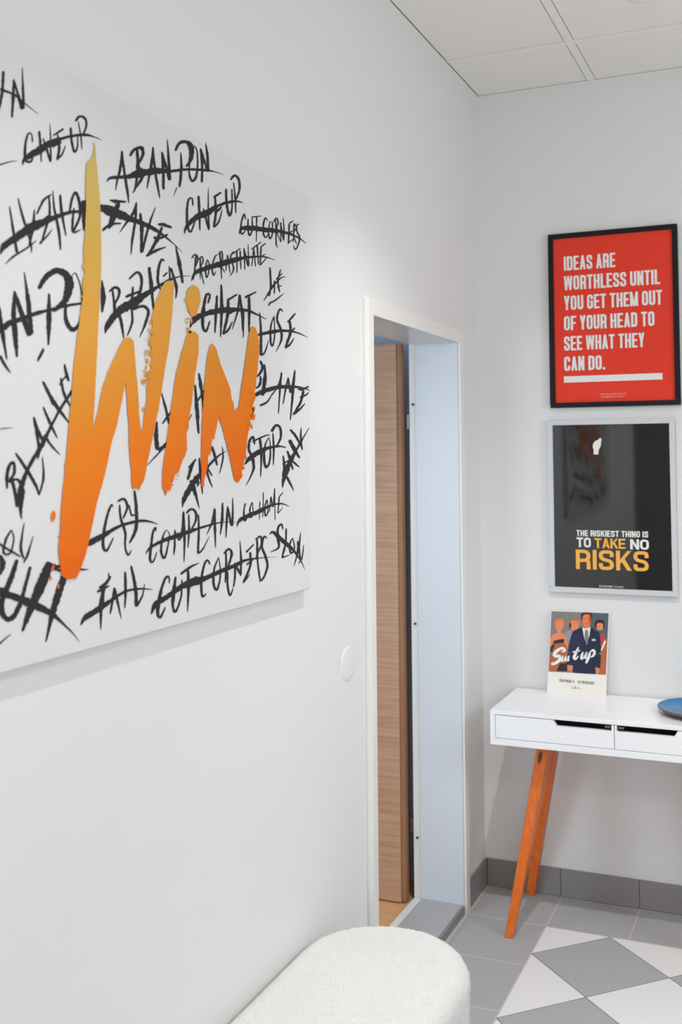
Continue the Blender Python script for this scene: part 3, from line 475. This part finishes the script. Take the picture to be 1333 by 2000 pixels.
# block lettering drawn from strokes
def ribbon(P, t, closed=False):
    n = len(P); L = []; R = []
    for i in range(n):
        if closed: a, b, c = P[i-1], P[i], P[(i+1) % n]
        else: a, b, c = P[max(i-1, 0)], P[i], P[min(i+1, n-1)]
        d1 = Vector((b[0]-a[0], b[1]-a[1])); d2 = Vector((c[0]-b[0], c[1]-b[1]))
        if d1.length < 1e-9: d1 = d2
        if d2.length < 1e-9: d2 = d1
        d1.normalize(); d2.normalize(); n1 = Vector((-d1.y, d1.x)); n2 = Vector((-d2.y, d2.x)); mm = (n1+n2).normalized()
        k = t/2/max(.4, mm.dot(n1)); L.append((b[0]+mm.x*k, b[1]+mm.y*k)); R.append((b[0]-mm.x*k, b[1]-mm.y*k))
    qs = []
    for i in range(n if closed else n-1):
        j = (i+1) % n; qs.append([L[i], L[j], R[j], R[i]])
    return qs
def rounded(P, r, closed=False):
    out = []; n = len(P)
    for i in range(n):
        if not closed and i in (0, n-1): out.append(P[i]); continue
        a = Vector(P[i-1]); b = Vector(P[i]); c = Vector(P[(i+1) % n]); rr = min(r, (a-b).length*.49, (c-b).length*.49)
        p = b+(a-b).normalized()*rr; s = b+(c-b).normalized()*rr
        for k in range(5):
            t = k/4; v = p*(1-t)**2+b*2*t*(1-t)+s*t*t; out.append((v.x, v.y))
    return out
def glyph(ch, W, H, t, r):
    a = t/2; th = t*.86
    def rc(x0, y0, x1, y1): return [(x0, y0), (x1, y0), (x1, y1), (x0, y1)]
    stem = rc(0, 0, t, H)
    if ch == 'I': return [stem], t
    if ch == '.': return [rc(0, 0, t, t)], t
    if ch == 'E': return [stem, rc(t, 0, W*.92, th), rc(t, H-th, W*.92, H), rc(t, H/2-th/2, W*.84, H/2+th/2)], W*.92
    if ch == 'F': return [stem, rc(t, H-th, W*.9, H), rc(t, H/2-th/2, W*.82, H/2+th/2)], W*.88
    if ch == 'L': return [stem, rc(t, 0, W*.86, th)], W*.84
    if ch == 'H': return [stem, rc(W-t, 0, W, H), rc(t, H/2-th/2, W-t, H/2+th/2)], W
    if ch == 'T': return [rc(0, H-th, W*.96, H), rc(W*.48-a, 0, W*.48+a, H-th)], W*.96
    if ch == 'N': return [stem, rc(W-t, 0, W, H), [(0, H), (t*1.0, H), (W, 0), (W-t, 0)]], W
    if ch == 'M':
        w = W*1.3; return [stem, rc(w-t, 0, w, H), [(0, H), (t, H), (w/2+t*.4, 0), (w/2-t*.4, 0)], [(w-t, H), (w, H), (w/2+t*.4, 0), (w/2-t*.4, 0)]], w
    if ch == 'W':
        w = W*1.45; q4 = w/4; k = t*.46
        return [[(0, H), (2*k, H), (q4+k, 0), (q4-k, 0)], [(2*q4-k, H), (2*q4+k, H), (q4+k, 0), (q4-k, 0)], [(2*q4-k, H), (2*q4+k, H), (3*q4+k, 0), (3*q4-k, 0)], [(w-2*k, H), (w, H), (3*q4+k, 0), (3*q4-k, 0)]], w
    if ch == 'A':
        k = t*.48; return [[(0, 0), (2*k, 0), (W/2+k, H), (W/2-k, H)], [(W-2*k, 0), (W, 0), (W/2+k, H), (W/2-k, H)], rc(W*.22, H*.2, W*.78, H*.2+th*.8)], W
    if ch == 'Y':
        k = t*.5; return [[(W/2-k, 0), (W/2+k, 0), (W/2+k, H*.45), (W/2-k, H*.45)], [(0, H), (2*k, H), (W/2+k, H*.4), (W/2-k, H*.4)], [(W-2*k, H), (W, H), (W/2+k, H*.4), (W/2-k, H*.4)]], W
    if ch == 'K': return [stem, [(t, H*.32), (t, H*.32+t*1.3), (W-t*.9, H), (W+t*.1, H)], [(t*1.25, H*.5), (t*1.9, H*.68), (W+t*.15, 0), (W-t*1.0, 0)]], W
    if ch == 'O': return ribbon(rounded([(a, a), (W-a, a), (W-a, H-a), (a, H-a)], r, True), t, True), W
    if ch == 'D': return [stem]+ribbon(rounded([(a, a), (W-a, a), (W-a, H-a), (a, H-a)], r*1.0), t), W
    if ch == 'C': return ribbon(rounded([(W-a, H*.64), (W-a, H-a), (a, H-a), (a, a), (W-a, a), (W-a, H*.36)], r), t), W
    if ch == 'G': return ribbon(rounded([(W-a, H*.66), (W-a, H-a), (a, H-a), (a, a), (W-a, a), (W-a, H*.5)], r), t)+[rc(W*.52, H*.42, W, H*.42+th)], W
    if ch == 'U': return ribbon(rounded([(a, H), (a, a), (W-a, a), (W-a, H)], r), t), W
    if ch == 'S': return ribbon(rounded([(W-a, H*.66), (W-a, H-a), (a, H-a), (a, H*.56), (W-a, H*.44), (W-a, a), (a, a), (a, H*.34)], r), t), W
    if ch in 'PR':
        g = [stem]+ribbon(rounded([(a, H-a), (W-a, H-a), (W-a, H*.45), (a, H*.45)], r), t)
        if ch == 'R': g.append([(W-t, 0), (W+t*.05, 0), (W-t*.1, H*.46), (W-t*1.05, H*.46)])
        return g, W
    if ch == 'B': return [stem]+ribbon(rounded([(a, H-a), (W-a, H-a), (W-a, H*.5), (a, H*.5), (W-a, H*.5), (W-a, a), (a, a)], r*.6), t), W
    if ch == 'V':
        k = t*.5; return [[(0, H), (2*k, H), (W/2+k, 0), (W/2-k, 0)], [(W-2*k, H), (W, H), (W/2+k, 0), (W/2-k, 0)]], W
    return [], W*.45
def text(mb, s, x0, x1, zb, H, wr, tr, y, to3=None, gap=.10, rr=.5):
    W = H*wr; t = H*tr; items = []; cur = 0
    for ch in s:
        if ch == ' ': cur += W*.48; continue
        g, w = glyph(ch, W, H, t, W*rr); items.append((g, cur)); cur += w+W*gap
    cur -= W*gap; k = (x1-x0)/cur
    for g, c in items:
        for P in g:
            pts = [(x0+(c+p[0])*k, zb+p[1]) for p in P]
            mb.poly([to3(*p) if to3 else (p[0], y-len(mb.f)*2.5e-6, p[1]) for p in pts])
YP = -.0144
mb = MB()
LN = [('IDEAS ARE', .3583, .560, 2.4535), ('WORTHLESS UNTIL', .3575, .7270, 2.3750), ('YOU GET THEM OUT', .3565, .7340, 2.2955), ('OF YOUR HEAD TO', .3555, .7035, 2.2150), ('SEE WHAT THEY', .3545, .6650, 2.1345), ('CAN DO.', .3535, .5135, 2.0540)]
for s, a, b, z in LN: text(mb, s, a, b, z+.001, .0565, .42, .162, YP, gap=.14)
mb.build('lettering', M['ink_white'], redp)
MB().poly([(.3515, YP, 2.0085), (.7290, YP, 2.0085), (.7290, YP, 2.0335), (.3515, YP, 2.0335)]).build('printed_bar', M['ink_white'], redp)
mb = MB(); xq = .491
while xq < .590:      # a line too small to read in the photograph: illegible marks
    wq = random.choice((.0028, .0036, .0046)); mb.poly([(xq, YP, 1.9565), (xq+wq, YP, 1.9565), (xq+wq, YP, 1.9610), (xq, YP, 1.9610)]); xq += wq+random.choice((.0014, .0014, .003))
text(mb, 'STARTUP', .497, .543, 1.9450, .0068, .6, .2, YP)
mb.build('small_lettering', M['ink_pink'], redp); 
mb = MB(); text(mb, 'VITAMINS', .546, .585, 1.9450, .0062, .55, .12, YP); mb.build('small_lettering', M['ink_pink'], redp)
xa, xb = .3905, .6640
mb = MB(); text(mb, 'THE RISKIEST THING IS', xa, xb, 1.4045, .0235, .60, .20, YP, gap=.16)
text(mb, 'TO', xa, xa+.0555, 1.3610, .0385, .70, .20, YP); text(mb, 'NO', xb-.0680, xb+.002, 1.3580, .0390, .70, .20, YP)
mb.build('lettering', M['ink_white'], blkp)
mb = MB(); text(mb, 'TAKE', xa+.0690, xa+.1880, 1.3595, .0385, .72, .20, YP); text(mb, 'RISKS', xa-.004, xb, 1.2760, .0760, .64, .17, YP, gap=.15)
mb.build('amber_lettering', M['ink_yellow'], blkp)
mb = MB(); text(mb, 'STARTUP', .4750, .5270, 1.2085, .0080, .6, .2, YP); text(mb, 'VITAMINS', .5300, .5680, 1.2090, .0070, .5, .1, YP); mb.build('small_lettering', M['ink_grey'], blkp)
def zm(ox, oy, sc): return lambda x, y: (ox+x/sc, oy+y/sc)
zf = zm(1050, 800, 4.71)
def on_blk(x, y, yy=YP): return ray_to(1, yy, *zf(x, y))
MB().poly([on_blk(*p) for p in [(518,412),(520,375),(510,340),(516,310),(535,288),(560,278),(572,264),(588,262),(592,275),(588,300),(585,335),(572,358),(566,375),(562,414)]]).build('hand_print', M['ink_white'], blkp)
MB().poly([on_blk(*p) for p in [(486,450),(512,430),(556,430),(556,880),(520,900),(512,965),(488,980),(480,900)]]).build('reflection_print', M['poster_reflection'], blkp)  # dark column: a reflection in the poster, painted as flat ink

# ---------------------------------------------------------------- picture block leaning on the wall
A0 = Vector((.2745, -.066, ZT)); Ux = Vector((.2264, .010, 0)); Vz = Vector((.0125, .040, .316))
nrm = Ux.cross(Vz).normalized()
if nrm.y > 0: nrm = -nrm
A0 = A0
blkp2 = empty('picture_block', tuple(A0), 'small picture block with a suited man and the words Suit up, leaning on the wall', 'picture')
mb = MB(); th = -nrm*.018
c = [A0, A0+Ux, A0+Ux+Vz, A0+Vz]
for p in c: pass
body = mb.prism(c, th).build('block', M['cream'], blkp2, bevel=.001)
QC = [(205, 140), (945, 183), (893, 1275), (118, 1215)]
def quv(x, y):
    u = v = .5
    for _ in range(12):
        X = (1-v)*((1-u)*QC[0][0]+u*QC[1][0])+v*((1-u)*QC[3][0]+u*QC[2][0]); Y = (1-v)*((1-u)*QC[0][1]+u*QC[1][1])+v*((1-u)*QC[3][1]+u*QC[2][1])
        u += (x-X)/770; v += (y-Y)/1080
    return u, v
def onb(off):
    def f(x, y):
        u, v = quv(x, y); return A0+Ux*u+Vz*(1-v)+nrm*off
    return f
def pp(name, col, polys, off, rough=.5):
    mt = mat(name+'_ink', col, rough, .3)
    for P in polys:
        mb = MB()
        if len(P) > 6: P = [tuple(q[:2]) for q in catmull([(x, y, 0) for x, y in P+[P[0]]], 14)][:-1]
        P = [(min(max(x, 213-.0796*(y-155)), 934-.0526*(y-192)), min(max(y, 155+.0512*(x-212)), 939+.0673*(x-150))) for x, y in P]
        mb.poly([onb(off)(*p) for p in P]); mb.build(name, mt, body)
pp('printed_backdrop', (128, 122, 118), [[(212,155),(935,192),(893,990),(150,940)]], .0003)
pp('printed_backdrop_right', (82, 92, 98), [[(640,177),(935,192),(893,990),(600,970)]], .0005)
pp('printed_skin', (222, 134, 88), [
   [(255,330),(262,290),(300,262),(345,268),(370,310),(362,370),(335,400),(330,440),(400,490),(418,560),(405,640),(395,700),(350,720),(230,700),(185,640),(182,520),(230,460),(285,430),(262,390)],
   [(440,330),(450,295),(500,280),(560,290),(560,340),(540,390),(500,410),(460,400),(440,370)],
   [(775,330),(790,300),(830,295),(870,320),(872,370),(845,410),(800,410),(775,380)],
   [(395,870),(430,835),(468,845),(470,900),(440,940),(400,920)],[(752,905),(790,875),(812,905),(808,960),(780,985),(752,960)]], .0007)
pp('printed_hair', (232, 120, 58), [[(252,330),(258,285),(300,258),(350,262),(374,305),(366,360),(350,330),(330,300),(290,300),(268,330),(262,380)],[(440,330),(436,300),(480,282),(560,280),(575,310),(540,312),(500,318),(460,320)]], .0009)
pp('printed_dark_hair', (52, 26, 20), [[(760,330),(775,290),(820,272),(870,290),(882,340),(878,400),(862,380),(862,330),(820,315),(785,330),(778,400),(762,380)],[(435,310),(455,305),(462,345),(448,400),(436,370)]], .0009)
pp('printed_dress', (44, 34, 38), [[(225,545),(300,525),(370,520),(360,570),(230,580)],[(190,620),(230,570),(240,600),(200,700),(185,680)],[(300,840),(400,830),(395,940),(260,935)]], .0011)
pp('printed_gown', (176, 98, 58), [[(230,580),(360,572),(400,640),(410,780),(400,840),(300,850),(250,940),(150,938),(165,800),(200,700)],[(820,600),(860,540),(900,520),(915,600),(905,760),(895,985),(815,978),(830,800)]], .0010)
pp('printed_scarf', (206, 54, 44), [[(820,490),(850,455),(880,480),(870,560),(840,600),(822,560)]], .0012)
pp('printed_jewels', (150, 140, 150), [[(360,450),(400,420),(450,410),(480,440),(450,520),(420,560),(390,500)]], .0011)
pp('printed_suit', (30, 36, 60), [[(600,365),(540,395),(490,420),(470,450),(440,540),(420,640),(400,760),(400,850),(470,870),(490,960),(745,980),(760,890),(815,900),(830,780),(832,600),(815,450),(770,420),(705,370),(650,500)]], .0014)
pp('printed_suit_shade', (40, 40, 74), [[(480,450),(560,420),(620,560),(600,640),(470,640),(450,560)]], .0016)
pp('printed_shirt', (226, 222, 216), [[(600,372),(650,390),(708,365),(690,480),(655,600),(625,520)]], .0018)
pp('printed_tie', (120, 122, 122), [[(636,410),(672,405),(680,520),(652,600),(628,520)]], .0020)
pp('printed_face', (226, 122, 74), [[(600,230),(620,196),(665,185),(712,205),(718,270),(705,330),(680,372),(655,385),(625,370),(608,310)]], .0022)
pp('printed_face_shade', (176, 78, 42), [[(690,215),(716,215),(718,280),(700,335),(690,300)],[(622,258),(646,255),(646,264),(622,266)],[(668,255),(692,257),(692,266),(668,264)],[(640,318),(682,318),(676,328),(646,328)]], .0024)
pp('printed_short_hair', (66, 26, 14), [[(588,250),(592,200),(630,176),(680,172),(722,195),(728,250),(716,268),(706,215),(660,202),(622,212),(608,240),(604,285)]], .0026)
pp('printed_pocket_square', (190, 196, 206), [[(718,525),(762,522),(770,550),(720,552)]], .0018)
sm = MB()
for P in ([(330,690,12),(372,668,20),(340,640,22),(275,670,26),(235,720,28),(262,745,24),(300,740,22),(300,790,24),(250,830,24),(200,842,20),(215,820,8)],
          [(345,735,10),(335,780,18),(330,805,18),(355,800,10),(385,745,14),(380,800,16),(395,800,10)],
          [(425,735,14),(410,800,16),(430,795,8)],[(428,700,12),(434,698,12)],
          [(550,625,10),(520,690,20),(490,760,24),(510,780,18),(550,740,8)],[(470,690,12),(540,680,14),(575,668,6)],
          [(605,690,12),(590,740,20),(585,775,20),(612,770,12),(650,700,16),(635,770,16),(655,765,10)],
          [(700,680,12),(680,750,22),(655,810,20),(640,840,14)],[(690,700,10),(730,670,18),(752,690,20),(735,740,18),(700,760,10)],[(735,735,10),(770,720,8)],
          [(890,550,22),(862,620,20),(835,680,10)],[(820,715,24),(828,712,24)]):
    brush(sm, P, 6, onb(.0034), .02, 1.32 if P[0][2] < 20 else 1.15)
sm.build('script_lettering', M['ink_white'], body)
bt = MB()
def bxt(x, z): return onb(.0004)(x, z)
for s, a, b, y0, y1, h in (('BARNEY', 292, 490, 1072, 1094, 36), ('STINSON', 530, 740, 1098, 1112, 36)):
    text(bt, s, 0, 1, 0, 1, .7, .16, 0, to3=lambda u, v, a=a, b=b, y0=y0, y1=y1, h=h: bxt(a+(b-a)*u, y0+(y1-y0)*u-h*v))
brush(bt, [(450,1125,5),(455,1160,6),(480,1150,4),(478,1165,5),(500,1130,5),(500,1168,5),(530,1150,4),(555,1165,4),(585,1168,2)], 6, onb(.0004), .05)
bt.build('caption', mat('caption_ink', (70, 66, 64), .6, .3), body)

# ---------------------------------------------------------------- wall cap, ceiling detector, downlights, added fill lights
wc = lathe([(.0001, .0025), (.040, .0025), (.0465, .0022), (.049, .0008), (.0495, 0)], (0, 0, 0), 48)
wc.v = [(z, y-1.397, x+1.130) for x, y, z in wc.v]
tag(wc.build('blanking_cap', M['wall'], smooth=True), 'flat round white cover cap on the left wall beside the doorway', 'wall cap')
dt = lathe([(.0001, -.012), (.045, -.012), (.060, -.010), (.068, -.007), (.072, -.006), (.072, 0)], (.795, -.762, CZ-.001), 48)
tag(dt.build('smoke_detector', M['plastic'], smooth=True), 'round white smoke detector on the suspended ceiling near the back wall', 'detector')
lamp_em = bpy.data.materials.new('lamp_diffuser'); lamp_em.use_nodes = True
bb = lamp_em.node_tree.nodes['Principled BSDF']; bb.inputs['Emission Color'].default_value = (1, .95, .88, 1); bb.inputs['Emission Strength'].default_value = 4
def downlight(x, y, power, size, rad, label, tilt=0):
    o = empty('downlight', (x, y, CZ-.002), label, 'ceiling light', 'recessed ceiling downlights')
    lathe([(.05, -.001), (.055, -.006), (.068, -.006), (.07, 0), (.05, 0)], (x, y, CZ-.001), 32).build('trim_ring', M['plastic'], o, smooth=True)
    lathe([(.0001, -.002), (.049, -.002)], (x, y, CZ-.001), 32).build('diffuser', lamp_em, o)
    l = bpy.data.lights.new('bulb', 'SPOT'); l.energy = power; l.spot_size = math.radians(size); l.spot_blend = 1; l.shadow_soft_size = rad; l.color = (1, .985, .965)
    b = bpy.data.objects.new('bulb', l); S.collection.objects.link(b); b.parent = o; b.location = (0, 0, -.03); b.rotation_euler = (tilt, 0, 0)
downlight(.68, -1.66, 90, 88, .02, 'round recessed downlight in the ceiling nearest the doorway', math.radians(14))
downlight(.68, -2.80, 66, 84, .02, 'round recessed downlight in the ceiling above the bench')
downlight(1.95, -1.60, 16, 120, .06, 'added round fill downlight in the ceiling near the right wall, out of view')  # unseen soft lamp added to brighten tabletop and floor
pn = empty('fill_panel', (2.019, -4.44, CZ-.002), 'added square fill light panel in the suspended ceiling above the photographer, out of view', 'ceiling light')  # unseen panel added as soft fill from above
MB().box((1.74, -4.73, CZ-.006), (2.30, -4.17, CZ-.002)).build('fill_panel_diffuser', lamp_em, pn)
la = bpy.data.lights.new('fill_panel_lamp', 'AREA'); la.size = .54; la.energy = 25; la.color = (1, .995, .985)
lo_ = bpy.data.objects.new('fill_panel_lamp', la); S.collection.objects.link(lo_); lo_.parent = pn; lo_.location = (0, 0, -.012)

# ---------------------------------------------------------------- upholstered bench
bn = empty('bench', (.238, -2.0, 0), 'oval white boucle upholstered bench along the left wall in the foreground', 'bench')
BX, BYF, BYN = .225, -1.735, -2.50
def outline(r, n=160):
    P = []; m = n//2
    for i in range(m+1): a = math.pi*i/m; P.append((BX+r*math.cos(a), BYF+r*math.sin(a)))
    for k in range(1, 60): P.append((BX-r, BYF+(BYN-BYF)*k/60))
    for i in range(m+1): a = math.pi+math.pi*i/m; P.append((BX+r*math.cos(a), BYN+r*math.sin(a)))
    for k in range(1, 60): P.append((BX+r, BYN+(BYF-BYN)*k/60))
    return P
prof = [(.0004, .486)]+[(.012*k, .486-.00002*k*k) for k in range(1, 15)]+[(.178, .4835), (.189, .4805), (.198, .4765), (.206, .470), (.213, .461), (.2185, .450), (.221, .436)]
prof += [(.221-.0095*t-.004*t*t, .436-.35*t) for t in [k/22 for k in range(1, 23)]]+[(.200, .075), (.188, .064), (.17, .060)]
mb = MB(); random.seed(5); rings = [outline(r) for r, z in prof]; n = len(rings[0])
for (r, z), P in zip(prof, rings):
    k = .0007*min(1, r/.12)
    for (x, y) in P: mb.v.append((x+random.gauss(0, k), y+random.gauss(0, k), z+random.gauss(0, k)))
for a in range(len(prof)-1):
    for i in range(n):
        j = (i+1) % n; mb.f.append((a*n+i, a*n+j, (a+1)*n+j, (a+1)*n+i))
mb.f.append(tuple(range(n))); mb.f.append(tuple((len(prof)-1)*n+i for i in range(n)))
mb.build('seat', M['cloth'], bn, smooth=True)
pb = MB(); o1 = outline(.17, 32)
pb.hexa([(x, y, 0) for x, y in o1], [(x, y, .062) for x, y in o1]); pb.build('plinth', M['plinth'], bn)
